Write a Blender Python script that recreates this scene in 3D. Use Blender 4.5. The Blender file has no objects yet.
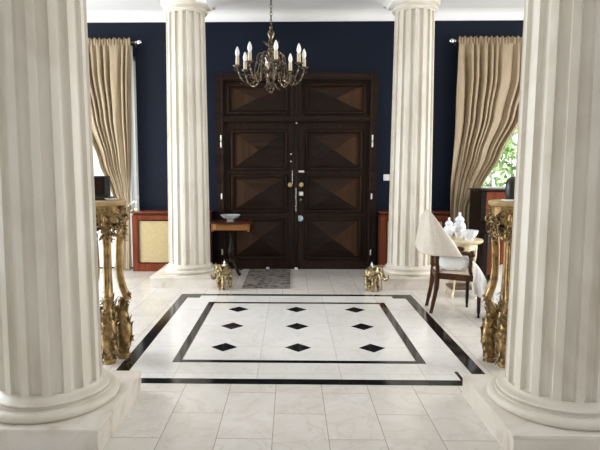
import bpy, bmesh, math, random
from mathutils import Vector, Matrix, Euler
R = math.radians
PI = math.pi
TAU = 2 * PI
rnd = random.Random(7)
scn = bpy.context.scene
col = scn.collection

# ------------------------------------------------------------------ helpers
class MB:
    """collects shapes, builds ONE mesh object"""
    def __init__(self):
        self.bm = bmesh.new()
        self.mi = 0
    def face(self, vs):
        try:
            f = self.bm.faces.new(vs)
            f.material_index = self.mi
            return f
        except ValueError:
            return None
    def xf(self, verts, M):
        for v in verts: v.co = M @ v.co
    def box(self, c, s, rot=None, bevel=0.0, seg=1):
        b = bmesh.new()
        bmesh.ops.create_cube(b, size=1)
        for v in b.verts: v.co = Vector((v.co.x*s[0], v.co.y*s[1], v.co.z*s[2]))
        if bevel > 0:
            bmesh.ops.bevel(b, geom=b.edges[:], offset=bevel, segments=seg, affect='EDGES', profile=.5)
        M = Matrix.Translation(c)
        if rot is not None: M = M @ Euler(rot).to_matrix().to_4x4()
        self.merge(b, M)
    def merge(self, b, M=Matrix()):
        mp = {}
        for v in b.verts: mp[v] = self.bm.verts.new(M @ v.co)
        for f in b.faces: self.face([mp[v] for v in f.verts])
        b.free()
    def lathe(self, prof, c=(0,0,0), seg=32, M=None, mod=None, cap=True):
        """prof: (r,z) list bottom to top; mod(theta, k) multiplies r"""
        T = Matrix.Translation(c) @ (M if M is not None else Matrix())
        rings = []
        for k, (r, z) in enumerate(prof):
            ring = []
            for i in range(seg):
                t = TAU*i/seg
                rr = r if mod is None else mod(t, k, r)
                ring.append(self.bm.verts.new(T @ Vector((rr*math.cos(t), rr*math.sin(t), z))))
            rings.append(ring)
        for a, b in zip(rings, rings[1:]):
            for i in range(seg):
                j = (i+1) % seg
                self.face([a[i], a[j], b[j], b[i]])
        if cap:
            self.face(list(reversed(rings[0]))); self.face(rings[-1])
    def tube(self, pts, rad, seg=8, flat=None):
        pts = [Vector(p) for p in pts]
        n = len(pts)
        if not hasattr(rad, '__len__'): rad = [rad]*n
        rings = []
        prev = None
        for i, p in enumerate(pts):
            t = (pts[min(i+1, n-1)] - pts[max(i-1, 0)]).normalized()
            if prev is None:
                a = Vector((0,0,1)) if abs(t.z) < .9 else Vector((1,0,0))
                nrm = t.cross(a).normalized()
            else:
                nrm = (prev - t*prev.dot(t)).normalized()
            prev = nrm
            bn = t.cross(nrm)
            w = 1 if flat is None else flat
            ring = []
            for k in range(seg):
                a = TAU*k/seg
                ring.append(self.bm.verts.new(p + (nrm*math.cos(a)*w + bn*math.sin(a))*rad[i]))
            rings.append(ring)
        for a, b in zip(rings, rings[1:]):
            for k in range(seg):
                j = (k+1) % seg
                self.face([a[k], a[j], b[j], b[k]])
        self.face(list(reversed(rings[0]))); self.face(rings[-1])
    def ball(self, c, s, rot=None, u=12, v=8):
        b = bmesh.new()
        bmesh.ops.create_uvsphere(b, u_segments=u, v_segments=v, radius=1)
        M = Matrix.Translation(c)
        if rot is not None: M = M @ (rot if isinstance(rot, Matrix) else Euler(rot).to_matrix().to_4x4())
        if not hasattr(s, '__len__'): s = (s, s, s)
        M = M @ Matrix.Diagonal((s[0], s[1], s[2], 1))
        self.merge(b, M)
    def grid(self, fn, nu, nv, closed_u=False):
        vs = [[self.bm.verts.new(fn(i/nu, j/nv)) for i in range(nu + (0 if closed_u else 1))] for j in range(nv+1)]
        for j in range(nv):
            for i in range(nu):
                k = (i+1) % len(vs[0])
                self.face([vs[j][i], vs[j][k], vs[j+1][k], vs[j+1][i]])
    def prism(self, poly, M, depth):
        """poly 2D in local XY, extruded along local Z by depth"""
        a = [self.bm.verts.new(M @ Vector((x, y, 0))) for x, y in poly]
        b = [self.bm.verts.new(M @ Vector((x, y, depth))) for x, y in poly]
        self.face(list(reversed(a))); self.face(b)
        n = len(poly)
        for i in range(n):
            j = (i+1) % n
            self.face([a[i], a[j], b[j], b[i]])
    def torus(self, c, Rm, r, M=None, su=24, sv=8):
        T = Matrix.Translation(c) @ (M if M is not None else Matrix())
        def f(u, v):
            a, b = TAU*u, TAU*v
            return T @ Vector(((Rm+r*math.cos(b))*math.cos(a), (Rm+r*math.cos(b))*math.sin(a), r*math.sin(b)))
        vs = [[self.bm.verts.new(f(i/su, j/sv)) for i in range(su)] for j in range(sv)]
        for j in range(sv):
            for i in range(su):
                k, l = (i+1) % su, (j+1) % sv
                self.face([vs[j][i], vs[j][k], vs[l][k], vs[l][i]])
    def build(self, name, mats, parent=None, loc=(0,0,0), rot=(0,0,0), smooth=40, solid=0, sub=0, remesh=0, recalc=True):
        if recalc: bmesh.ops.recalc_face_normals(self.bm, faces=self.bm.faces[:])
        me = bpy.data.meshes.new(name)
        self.bm.to_mesh(me); self.bm.free()
        if not isinstance(mats, (list, tuple)): mats = [mats]
        for m in mats: me.materials.append(m)
        o = bpy.data.objects.new(name, me)
        col.objects.link(o)
        o.location = loc; o.rotation_euler = rot
        if parent is not None: o.parent = parent
        if remesh:
            md = o.modifiers.new('r', 'REMESH'); md.mode = 'VOXEL'; md.voxel_size = remesh; md.use_smooth_shade = True
            m2 = o.modifiers.new('s', 'SMOOTH'); m2.iterations = 3
        if solid:
            md = o.modifiers.new('s', 'SOLIDIFY'); md.thickness = solid; md.offset = 0
        if sub:
            md = o.modifiers.new('s', 'SUBSURF'); md.levels = sub; md.render_levels = sub
        if o.modifiers:
            dg = bpy.context.evaluated_depsgraph_get()
            nm = bpy.data.meshes.new_from_object(o.evaluated_get(dg))
            o.modifiers.clear(); o.data = nm; nm.name = name
            me = nm
            if not me.materials:
                for m in mats: me.materials.append(m)
        if smooth:
            me.polygons.foreach_set('use_smooth', [True]*len(me.polygons))
            if smooth < 180: me.set_sharp_from_angle(angle=R(smooth))
        return o

def empty(name, loc, rz=0):
    o = bpy.data.objects.new(name, None)
    col.objects.link(o)
    o.location = loc; o.rotation_euler = (0, 0, rz)
    o.empty_display_size = .1
    return o
def tag(o, label=None, cat=None, group=None, kind=None):
    if label: o['label'] = label
    if cat: o['category'] = cat
    if group: o['group'] = group
    if kind: o['kind'] = kind
    return o
def copy_tree(o, parent=None):
    c = o.copy(); col.objects.link(c)
    if parent is not None: c.parent = parent
    for ch in list(o.children): copy_tree(ch, c)
    return c

def smooth_path(pts, n=8):
    """Catmull-Rom through pts (tuples of any length)"""
    out = []
    P = [pts[0]] + list(pts) + [pts[-1]]
    for i in range(1, len(P)-2):
        p0, p1, p2, p3 = P[i-1], P[i], P[i+1], P[i+2]
        for k in range(n):
            t = k/n
            out.append(tuple(.5*((2*b)+(-a+c)*t+(2*a-5*b+4*c-d)*t*t+(-a+3*b-3*c+d)*t**3) for a, b, c, d in zip(p0, p1, p2, p3)))
    out.append(tuple(pts[-1]))
    return out

# ---------------------------------------------------------------- materials
def mat(name, color, rough=.5, metal=0, spec=.5):
    m = bpy.data.materials.new(name); m.use_nodes = True
    b = m.node_tree.nodes['Principled BSDF']
    b.inputs['Base Color'].default_value = (*color, 1)
    b.inputs['Roughness'].default_value = rough
    b.inputs['Metallic'].default_value = metal
    b.inputs['Specular IOR Level'].default_value = spec
    return m
class N:
    def __init__(self, m):
        self.t = m.node_tree; self.b = self.t.nodes['Principled BSDF']
    def new(self, typ, **kw):
        n = self.t.nodes.new(typ)
        for k, v in kw.items():
            if k in n.inputs: n.inputs[k].default_value = v
            else: setattr(n, k, v)
        return n
    def link(self, a, b): self.t.links.new(a, b)
def ramp(n, stops):
    r = n.new('ShaderNodeValToRGB')
    e = r.color_ramp.elements
    while len(e) < len(stops): e.new(.5)
    for q, (p, c) in zip(e, stops):
        q.position = p; q.color = (*c, 1)
    return r
def noise_mat(name, stops, scale=5, detail=6, dist=0, stretch=(1,1,1), rough=.5, metal=0, bump=0, bscale=None, coord='Object', spec=.5):
    m = mat(name, stops[0][1], rough, metal, spec); n = N(m)
    tc = n.new('ShaderNodeTexCoord'); mp = n.new('ShaderNodeMapping')
    mp.inputs['Scale'].default_value = stretch
    n.link(tc.outputs[coord], mp.inputs['Vector'])
    no = n.new('ShaderNodeTexNoise', Scale=scale, Detail=detail, Distortion=dist)
    n.link(mp.outputs['Vector'], no.inputs['Vector'])
    r = ramp(n, stops)
    n.link(no.outputs['Fac'], r.inputs['Fac']); n.link(r.outputs['Color'], n.b.inputs['Base Color'])
    if bump:
        bn = n.new('ShaderNodeTexNoise', Scale=bscale or scale*4, Detail=4)
        n.link(mp.outputs['Vector'], bn.inputs['Vector'])
        bp = n.new('ShaderNodeBump', Strength=bump, Distance=.01)
        n.link(bn.outputs['Fac'], bp.inputs['Height']); n.link(bp.outputs['Normal'], n.b.inputs['Normal'])
    return m
def marble_floor(name, c1, c2, vein, rough, bw=.6, rh=.297, ox=0, oy=0, offset=.5, mortar=.0022, gcol=(.36,.31,.27)):
    m = mat(name, c1, rough); n = N(m)
    tc = n.new('ShaderNodeTexCoord')
    mp = n.new('ShaderNodeMapping')
    mp.inputs['Rotation'].default_value = (0, 0, R(90)); mp.inputs['Location'].default_value = (ox, oy, 0)
    n.link(tc.outputs['Object'], mp.inputs['Vector'])
    br = n.new('ShaderNodeTexBrick', Scale=1)
    br.offset = offset; br.offset_frequency = 2
    br.inputs['Brick Width'].default_value = bw; br.inputs['Row Height'].default_value = rh
    br.inputs['Mortar Size'].default_value = mortar; br.inputs['Mortar Smooth'].default_value = .1
    br.inputs['Color1'].default_value = (0,0,0,1); br.inputs['Color2'].default_value = (1,1,1,1)
    br.inputs['Mortar'].default_value = (.5,.5,.5,1)
    n.link(mp.outputs['Vector'], br.inputs['Vector'])
    # tone changes from tile to tile shift the vein pattern too
    add = n.new('ShaderNodeVectorMath', operation='SCALE'); add.inputs['Scale'].default_value = 3.1
    n.link(br.outputs['Color'], add.inputs[0])
    ad2 = n.new('ShaderNodeVectorMath', operation='ADD')
    n.link(tc.outputs['Object'], ad2.inputs[0]); n.link(add.outputs[0], ad2.inputs[1])
    cl = n.new('ShaderNodeTexNoise', Scale=3.2, Detail=7, Roughness=.62, Distortion=.6)
    n.link(ad2.outputs[0], cl.inputs['Vector'])
    r1 = ramp(n, [(.3, c2), (.62, c1)])
    n.link(cl.outputs['Fac'], r1.inputs['Fac'])
    ve = n.new('ShaderNodeTexNoise', Scale=2.3, Detail=9, Roughness=.6, Distortion=1.6)
    n.link(ad2.outputs[0], ve.inputs['Vector'])
    r2 = ramp(n, [(.475, (0,0,0)), (.5, (1,1,1)), (.525, (0,0,0))])
    n.link(ve.outputs['Fac'], r2.inputs['Fac'])
    mul = n.new('ShaderNodeMath', operation='MULTIPLY'); mul.inputs[1].default_value = .32
    n.link(r2.outputs['Color'], mul.inputs[0])
    mx = n.new('ShaderNodeMixRGB'); mx.inputs['Color2'].default_value = (*vein, 1)
    n.link(mul.outputs[0], mx.inputs['Fac']); n.link(r1.outputs['Color'], mx.inputs['Color1'])
    tone = n.new('ShaderNodeMixRGB', blend_type='MULTIPLY'); tone.inputs['Fac'].default_value = 1
    rt = ramp(n, [(0, (.93,.925,.91)), (1, (1,1,1))])
    n.link(br.outputs['Color'], rt.inputs['Fac'])
    n.link(mx.outputs['Color'], tone.inputs['Color1']); n.link(rt.outputs['Color'], tone.inputs['Color2'])
    mg = n.new('ShaderNodeMixRGB'); mg.inputs['Color2'].default_value = (*gcol, 1)
    n.link(br.outputs['Fac'], mg.inputs['Fac']); n.link(tone.outputs['Color'], mg.inputs['Color1'])
    n.link(mg.outputs['Color'], n.b.inputs['Base Color'])
    return m
def wood(name, dark, light, axis='z', scale=9, rough=.45, spec=.18):
    st = {'z': (6, 6, .5), 'x': (.5, 6, 6), 'y': (6, .5, 6)}[axis]
    return noise_mat(name, [(.32, dark), (.68, light)], scale=scale/3, detail=8, dist=.8, stretch=st, rough=rough, bump=.08, spec=spec)

M = {}
M['tile'] = marble_floor('floor_marble', (.765,.735,.69), (.67,.63,.575), (.50,.45,.40), .2, ox=-.235, oy=.154)
M['field'] = marble_floor('field_marble', (.84,.825,.80), (.78,.76,.73), (.58,.555,.53), .16, bw=.574, rh=.574, offset=0, ox=.0, oy=.287, mortar=.002, gcol=(.5,.46,.42))
M['black'] = noise_mat('black_marble', [(.3, (.005,.005,.006)), (.75, (.014,.014,.016))], 9, 8, rough=.1, spec=.22)
M['column'] = noise_mat('column_marble', [(.28, (.56,.505,.42)), (.5, (.66,.615,.535)), (.75, (.70,.66,.59))], 2.2, 9, 1.2, stretch=(1,1,.6), rough=.42, bump=.03, bscale=30)
M['plinth'] = noise_mat('plinth_marble', [(.30, (.44,.36,.27)), (.43, (.64,.585,.51)), (.68, (.74,.70,.645))], 2.6, 10, 1.8, rough=.3)
M['ceil'] = mat('ceiling_paint', (.82,.815,.82), .8)
M['cornice'] = mat('cornice_paint', (.86,.85,.84), .7)
M['navy'] = noise_mat('navy_wall_paint', [(.35, (.0026,.0062,.0165)), (.65, (.0034,.0075,.0195))], 1.2, 4, rough=.55, spec=.2, bump=.04, bscale=60)
M['white'] = mat('white_paint', (.8,.8,.78), .5)
M['door'] = wood('door_wood', (.007,.0027,.001), (.026,.0105,.004), 'z')
M['door_h'] = wood('door_wood_rail', (.007,.003,.0014), (.024,.0105,.005), 'x')
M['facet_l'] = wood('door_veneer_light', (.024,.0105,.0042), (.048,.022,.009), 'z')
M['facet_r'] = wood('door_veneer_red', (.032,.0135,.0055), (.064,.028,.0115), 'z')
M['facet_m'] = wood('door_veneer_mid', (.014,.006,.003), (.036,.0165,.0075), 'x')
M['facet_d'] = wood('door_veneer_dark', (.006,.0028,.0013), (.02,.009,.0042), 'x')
M['brass'] = noise_mat('aged_brass', [(.3, (.42,.30,.13)), (.7, (.75,.60,.33))], 14, 4, rough=.28, metal=1)
M['elephant'] = noise_mat('elephant_brass', [(.35, (.07,.05,.025)), (.52, (.34,.26,.14)), (.72, (.62,.53,.34))], 34, 5, rough=.3, metal=1, bump=.5, bscale=70)
M['steel'] = mat('steel', (.75,.75,.74), .25, 1)
M['silver_w'] = mat('pale_metal', (.78,.77,.72), .35, .3)
M['sticker'] = mat('pale_blue_plastic', (.45,.58,.68), .4)
M['bronze'] = noise_mat('antique_bronze', [(.35, (.045,.034,.024)), (.6, (.17,.13,.09)), (.8, (.5,.43,.34))], 40, 3, rough=.26, metal=1)
M['candle'] = mat('candle_sleeve', (.62,.53,.38), .5)
M['bulb'] = mat('frosted_bulb', (.9,.9,.88), .18)
M['gold'] = noise_mat('carved_gilt', [(.25, (.09,.05,.018)), (.5, (.30,.19,.075)), (.8, (.52,.37,.17))], 22, 6, rough=.36, metal=.65, bump=.25, bscale=60)
M['gold_d'] = noise_mat('carved_gilt_relief', [(.32, (.05,.028,.012)), (.55, (.24,.155,.065)), (.8, (.52,.38,.18))], 34, 6, rough=.4, metal=.6, bump=.6, bscale=55)
M['topstone'] = noise_mat('stand_top', [(.3, (.36,.24,.10)), (.7, (.5,.36,.17))], 16, 5, rough=.3)
M['curtain'] = noise_mat('curtain_satin', [(.3, (.27,.20,.12)), (.7, (.38,.295,.19))], 8, 4, stretch=(14,14,.4), rough=.55, bump=.15, bscale=60)
M['rod'] = mat('rod_metal', (.12,.10,.08), .3, 1)
M['mahog'] = wood('mahogany_red', (.115,.024,.010), (.20,.05,.020), 'z', rough=.3)
M['mahog_d'] = wood('mahogany_dark', (.045,.012,.007), (.085,.025,.012), 'x', rough=.3)
M['honey'] = wood('honey_wood', (.28,.115,.036), (.46,.21,.075), 'x', rough=.35)
M['grille'] = noise_mat('cane_panel', [(.35, (.40,.305,.15)), (.65, (.52,.41,.22))], 120, 2, rough=.6)
M['chairwood'] = wood('chair_mahogany', (.032,.013,.006), (.085,.034,.015), 'z', rough=.3)
M['darkwood'] = wood('near_black_wood', (.008,.005,.004), (.022,.012,.008), 'z', rough=.3)
M['seatcloth'] = noise_mat('cream_upholstery', [(.4, (.58,.50,.38)), (.6, (.68,.60,.48))], 60, 3, rough=.85, bump=.1)
M['throw'] = noise_mat('woven_throw', [(.35, (.56,.50,.42)), (.65, (.68,.62,.54))], 60, 4, stretch=(1,1,3), rough=.9, bump=.4, bscale=140)
M['cloth'] = noise_mat('white_cotton', [(.35, (.70,.68,.65)), (.65, (.8,.79,.77))], 12, 4, rough=.9, bump=.1, bscale=50)
M['porcelain'] = noise_mat('porcelain', [(.52, (.82,.83,.84)), (.60, (.50,.56,.66)), (.66, (.80,.81,.83))], 34, 3, rough=.12)
M['porcelain_p'] = mat('plain_porcelain', (.84,.84,.83), .12)
M['creamtable'] = noise_mat('cream_gilt_table', [(.35, (.56,.44,.25)), (.65, (.76,.67,.48))], 12, 4, rough=.35)
M['brownbase'] = mat('brown_shelf', (.12,.07,.04), .4)
M['blackobj'] = noise_mat('black_lacquer', [(.4, (.009,.009,.009)), (.7, (.028,.027,.026))], 30, 4, rough=.35, bump=.2)
M['rug'] = None
M['ivory'] = mat('ivory', (.75,.70,.58), .4)
M['blackgap'] = mat('black_gap', (.004,.004,.004), .7)
M['leaf'] = noise_mat('leaf_green', [(.3, (.22,.34,.12)), (.7, (.42,.55,.25))], 3, 3, rough=.5)
M['bark'] = mat('bark', (.16,.12,.09), .8)
M['lawn'] = noise_mat('lawn', [(.3, (.16,.24,.08)), (.7, (.26,.34,.13))], 3, 5, rough=.8)
M['ochre'] = mat('ochre_wall_paint', (.74,.70,.63), .8)

# rug: grey-brown medallion pattern
m = mat('rug_pile', (.2,.18,.16), .95); n = N(m)
tc = n.new('ShaderNodeTexCoord')
vo = n.new('ShaderNodeTexVoronoi', Scale=13); no = n.new('ShaderNodeTexNoise', Scale=26, Detail=4, Distortion=.8)
n.link(tc.outputs['Object'], vo.inputs['Vector']); n.link(tc.outputs['Object'], no.inputs['Vector'])
ma = n.new('ShaderNodeMath', operation='ADD'); n.link(vo.outputs['Distance'], ma.inputs[0]); n.link(no.outputs['Fac'], ma.inputs[1])
r = ramp(n, [(.66, (.022,.018,.015)), (.85, (.072,.060,.050)), (1.02, (.19,.17,.15))])
n.link(ma.outputs[0], r.inputs['Fac']); n.link(r.outputs['Color'], n.b.inputs['Base Color'])
M['rug'] = m
# cushion: white with small dark embroidered flowers
m = mat('cushion_cloth', (.8,.78,.75), .85); n = N(m)
tc = n.new('ShaderNodeTexCoord'); vo = n.new('ShaderNodeTexVoronoi', Scale=26)
n.link(tc.outputs['Object'], vo.inputs['Vector'])
r = ramp(n, [(.16, (.16,.13,.15)), (.24, (.78,.765,.74))])
n.link(vo.outputs['Distance'], r.inputs['Fac'])
gr = n.new('ShaderNodeTexNoise', Scale=9, Detail=1); n.link(tc.outputs['Object'], gr.inputs['Vector'])
r2 = ramp(n, [(.5, (0,0,0)), (.56, (1,1,1))])
n.link(gr.outputs['Fac'], r2.inputs['Fac'])
mx = n.new('ShaderNodeMixRGB'); mx.inputs['Color1'].default_value = (.78,.765,.74,1)
n.link(r2.outputs['Color'], mx.inputs['Fac']); n.link(r.outputs['Color'], mx.inputs['Color2'])
n.link(mx.outputs['Color'], n.b.inputs['Base Color'])
M['cushion'] = m
# sheer
m = mat('sheer_voile', (.9,.9,.9), .9); n = N(m)
tr = n.new('ShaderNodeBsdfTranslucent'); tr.inputs['Color'].default_value = (.9,.9,.9,1)
ms = n.new('ShaderNodeMixShader'); ms.inputs['Fac'].default_value = .6
n.link(n.b.outputs[0], ms.inputs[1]); n.link(tr.outputs[0], ms.inputs[2])
n.link(ms.outputs[0], n.t.nodes['Material Output'].inputs['Surface'])
M['sheer'] = m
# window glass: clear with a faint mirror
m = bpy.data.materials.new('window_glass'); m.use_nodes = True
t = m.node_tree; t.nodes.clear()
o_ = t.nodes.new('ShaderNodeOutputMaterial'); a = t.nodes.new('ShaderNodeBsdfTransparent'); g = t.nodes.new('ShaderNodeBsdfGlossy')
g.inputs['Roughness'].default_value = .02
mi = t.nodes.new('ShaderNodeMixShader'); mi.inputs[0].default_value = .06
t.links.new(a.outputs[0], mi.inputs[1]); t.links.new(g.outputs[0], mi.inputs[2]); t.links.new(mi.outputs[0], o_.inputs[0])
M['pane'] = m
# cut-glass bowl: mostly see-through, glossy
m = bpy.data.materials.new('cut_glass'); m.use_nodes = True
t = m.node_tree; t.nodes.clear()
o_ = t.nodes.new('ShaderNodeOutputMaterial'); a = t.nodes.new('ShaderNodeBsdfTransparent'); g = t.nodes.new('ShaderNodeBsdfPrincipled')
g.inputs['Base Color'].default_value = (.75,.76,.76,1); g.inputs['Roughness'].default_value = .08
mi = t.nodes.new('ShaderNodeMixShader'); mi.inputs[0].default_value = .6
t.links.new(a.outputs[0], mi.inputs[1]); t.links.new(g.outputs[0], mi.inputs[2]); t.links.new(mi.outputs[0], o_.inputs[0])
M['glass'] = m

# ----------------------------------------------------------------- setting
YB = 7.67          # front face of the entrance wall
CZ = 3.50          # ceiling of the aisles
XW = 4.7
YF = -3.6
# floor
b = MB()
b.box((0, (YF+YB+.4)/2, -.06), (2*XW+.4, YB+.4-YF+.4, .12))
floor = tag(b.build('floor', M['tile'], smooth=0), kind='structure')
def flat_quad(b, x0, x1, y0, y1, z, h=.0006):
    b.box(((x0+x1)/2, (y0+y1)/2, z+h/2), (x1-x0, y1-y0, h))
FC = 4.84
b = MB(); flat_quad(b, -1.29, 1.29, 3.52, 6.09, 0)
b.build('inlay_field', M['field'], floor, smooth=0)
# the field material works in object space: shift so that a tile centre sits on each lozenge
floor.children[0].data.transform(Matrix.Translation((0, -FC, 0))); floor.children[0].location = (0, FC, 0)
b = MB()
Z1 = .0007
flat_quad(b, -1.29, -1.195, 3.50, 6.10, Z1); flat_quad(b, 1.195, 1.29, 3.50, 6.10, Z1)
flat_quad(b, -1.195, 1.195, 6.02, 6.10, Z1); flat_quad(b, -1.195, 1.195, 3.50, 3.59, Z1)
flat_quad(b, -1.195, -1.06, 5.92, 6.02, Z1); flat_quad(b, 1.06, 1.195, 5.92, 6.02, Z1)
flat_quad(b, 1.085, 1.11, 3.59, 3.75, Z1)
b.build('border_inlay', M['black'], floor, smooth=0)
b = MB()
flat_quad(b, -.93, -.865, 3.90, 5.73, Z1); flat_quad(b, .865, .93, 3.90, 5.73, Z1)
flat_quad(b, -.865, .865, 5.67, 5.73, Z1); flat_quad(b, -.865, .865, 3.90, 3.955, Z1)
b.build('border_inlay', M['black'], floor, smooth=0)
for i in (-1, 0, 1):
    for j in (-1, 0, 1):
        b = MB()
        b.prism([(-.105, 0), (0, -.105), (.105, 0), (0, .105)], Matrix.Translation((0, 0, Z1)), .0006)
        b.build('diamond_inlay', M['black'], floor, loc=(.587*i, FC+.591*j, 0), smooth=0)

# walls
def wall_with_holes(name, axis, pos, th, a0, a1, z0, z1, holes, material):
    """holes: (a0,a1,z0,z1). axis 'x' = wall runs along X at y=pos..pos+th"""
    b = MB()
    cuts = sorted({a0, a1, *[h[0] for h in holes], *[h[1] for h in holes]})
    for u0, u1 in zip(cuts, cuts[1:]):
        um = (u0+u1)/2
        hs = sorted([h for h in holes if h[0] < um < h[1]], key=lambda h: h[2])
        z = z0
        segs = []
        for h in hs:
            if h[2] > z: segs.append((z, h[2]))
            z = h[3]
        if z < z1: segs.append((z, z1))
        for s0, s1 in segs:
            if axis == 'x': b.box((um, pos+th/2, (s0+s1)/2), (u1-u0, abs(th), s1-s0))
            else: b.box((pos+th/2, um, (s0+s1)/2), (abs(th), u1-u0, s1-s0))
    return tag(b.build(name, material, smooth=0), kind='structure')
DX0, DX1, DZ = -1.085, 1.115, 2.705
WL = (-3.7, -2.19, .02, 2.95)
WR = (2.22, 3.75, 1.10, 2.95)
wall_with_holes('wall_back', 'x', YB, .22, -XW-.2, XW+.2, 0, CZ+.2, [(DX0, DX1, 0, DZ), WL, WR], M['navy'])
SIDE = [(.2, 2.4, .5, 2.95), (3.6, 6.6, .1, 2.95)]  # unseen side openings, added to let light into the hall
wall_with_holes('wall_left', 'y', -XW, -.2, YF, YB, 0, CZ+.2, SIDE, M['navy'])
wall_with_holes('wall_right', 'y', XW, .2, YF, YB, 0, CZ+.2, SIDE, M['navy'])
wall_with_holes('wall_front', 'x', YF, -.2, -XW-.2, XW+.2, 0, CZ+.2, [(-2.1, 2.1, 1.0, 2.4)], M['ochre'])
# ceiling: aisles round a raised centre bay
b = MB()
BX, BY0, BY1, BZ = 1.2, 3.17, 6.55, 4.05
def slab(x0, x1, y0, y1, z): b.box(((x0+x1)/2, (y0+y1)/2, z+.06), (x1-x0, y1-y0, .12))
slab(-XW-.2, XW+.2, BY1+.43, YB+.2, CZ); slab(-XW-.2, XW+.2, YF-.2, BY0-.43, CZ)
slab(-XW-.2, -BX-.36, BY0-.43, BY1+.43, CZ); slab(BX+.36, XW+.2, BY0-.43, BY1+.43, CZ)
slab(-BX-.4, BX+.4, BY0-.45, BY1+.45, BZ)
tag(b.build('ceiling', M['ceil'], smooth=0), kind='structure')
# arched beams between the columns
def arch_beam(name, p0, p1, th, z0, rise, z1):
    p0 = Vector((*p0, 0)); p1 = Vector((*p1, 0)); d = p1-p0; L = d.length; d.normalize()
    nrm = Vector((-d.y, d.x, 0))
    poly = [(0, z1), (0, z0-.0)]
    e = .3
    k = 28
    for i in range(k+1):
        t = PI*(1-i/k)
        poly.append((L/2 + (L/2-e)*math.cos(t), z0 + rise*math.sin(t)))
    poly += [(L, z0), (L, z1)]
    T = Matrix(((d.x, 0, nrm.x, p0.x-nrm.x*th/2), (d.y, 0, nrm.y, p0.y-nrm.y*th/2), (0, 1, 0, 0), (0, 0, 0, 1)))
    b = MB(); b.prism(poly, T, th)
    return tag(b.build(name, M['ceil'], smooth=30), kind='structure')
arch_beam('trim_1', (-1.34, 6.765), (1.41, 6.765), .40, 3.33, .20, 4.05)
arch_beam('trim_2', (-1.405, 2.97), (1.405, 2.97), .40, 3.33, .20, 4.05)
arch_beam('trim_3', (-1.38, 3.17), (-1.38, 6.565), .40, 3.42, .12, 4.05)
arch_beam('trim_4', (1.40, 3.17), (1.40, 6.565), .40, 3.42, .12, 4.05)
# coving along the entrance wall
b = MB()
prof = [(0, 0), (-.03, 0)] + [(-.16+.12*math.cos(a)+.01, .13-.12*math.sin(a)-.01) for a in [R(90*i/7) for i in range(7, -1, -1)]][::-1]
prof = [(0, 0), (-.025, 0), (-.035, .02)]
for i in range(9):
    a = R(90*i/8)
    prof.append((-.035-.11*(1-math.cos(a)), .02+.09*math.sin(a)))
prof += [(-.16, .115), (0, .115)]
T = Matrix(((0, 0, 1, -XW), (1, 0, 0, YB), (0, 1, 0, CZ-.115), (0, 0, 0, 1)))
b.prism(prof, T, 2*XW)
tag(b.build('trim_5', M['cornice'], smooth=35), kind='structure')

# ------------------------------------------------------------------ columns
def make_column(rs, R0, y0, y1):
    """rs shaft radius, R0 radius of the lowest roll, y0..y1 depth of the plinth round the axis"""
    root = empty('column', (0,0,0))
    tag(root, cat='column', group='fluted marble columns of the hall', kind='thing')
    b = MB(); yc, dy = (y0+y1)/2, y1-y0
    b.box((0, yc, .0575), (.79, dy-.01, .115)); b.box((0, yc, .126), (.80, dy, .022), bevel=.004, seg=2)
    b.build('plinth', M['plinth'], root, smooth=30)
    b = MB(); m = rs + (R0-rs)*.42
    prof = [(rs, .136)]
    for i in range(11):
        a = R(-90+180*i/10); prof.append((R0-.026+.026*math.cos(a), .162+.026*math.sin(a)))
    prof += [(m+.016, .189), (m+.016, .194)]
    for i in range(7):
        a = R(180*i/6); prof.append((m+.014-.007*math.sin(a), .195+.007*i/6))
    for i in range(9):
        a = R(-90+180*i/8); prof.append((m+.006*math.cos(a), .211+.008*math.sin(a)))
    prof += [(m-.008, .221), (rs+.016, .225), (rs+.006, .230), (rs, .240)]
    b.lathe(prof, seg=64)
    b.build('base_moulding', M['column'], root, smooth=50)
    NF = 16; per = 16
    def flut(t, k, r):
        ph = (t/TAU*NF) % 1.0
        w = .62
        if ph < w:
            x = abs((ph/w)*2-1)
            d = .018*min(1, (1-x)*6) + .010*(1-x*x)
        else: d = 0
        return r - d*dep[k]
    zs = [.235, .244, .247, .2472, .252, .6, 1.2, 2.0, 2.8, 3.22, 3.236, 3.237, 3.24, 3.26]
    dep = [0, 0, 0, .9, 1, 1, 1, 1, 1, 1, 1, 0, 0, 0]
    b = MB()
    b.lathe([(rs-.026*max(0, (z-.3)/2.9)**1.1, z) for z in zs], seg=NF*per, mod=flut)
    b.build('shaft', M['column'], root, smooth=28)
    b = MB()
    rs -= .014
    prof = [(rs-.02, 3.25), (rs+.002, 3.255)]
    for i in range(7):
        a = R(-90+180*i/6); prof.append((rs+.006+.014*math.cos(a), 3.270+.013*math.sin(a)))
    prof += [(rs+.004, 3.285), (rs+.004, 3.305), (rs+.012, 3.31)]
    for i in range(7):
        a = R(90*i/6); prof.append((rs+.012+.032*(math.sin(a)), 3.31+.035*(1-math.cos(a))))
    prof += [(rs+.047, 3.35), (rs+.047, 3.39)]
    b.lathe(prof, seg=64)
    b.box((0, 0, 3.442), (.64, .64, .105), bevel=.006)
    b.build('capital', M['column'], root, smooth=40)
    return root
cn = make_column(.272, .366, -.40, .40)
cn.location = (-1.405, 2.97, 0); cn['label'] = 'large fluted marble column at the near left, cut off by the photo edge'
c1 = copy_tree(cn); c1.location = (1.415, 2.955, 0); c1.rotation_euler.z = R(90); c1['label'] = 'large fluted marble column at the near right, cut off by the photo edge'
cf = make_column(.258, .312, -.42, .46)
cf.location = (-1.328, 6.80, 0); cf['label'] = 'far fluted marble column left of the dark door'
c2 = copy_tree(cf); c2.location = (1.403, 6.77, 0); c2['label'] = 'far fluted marble column right of the dark door, behind the armchair'
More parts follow.
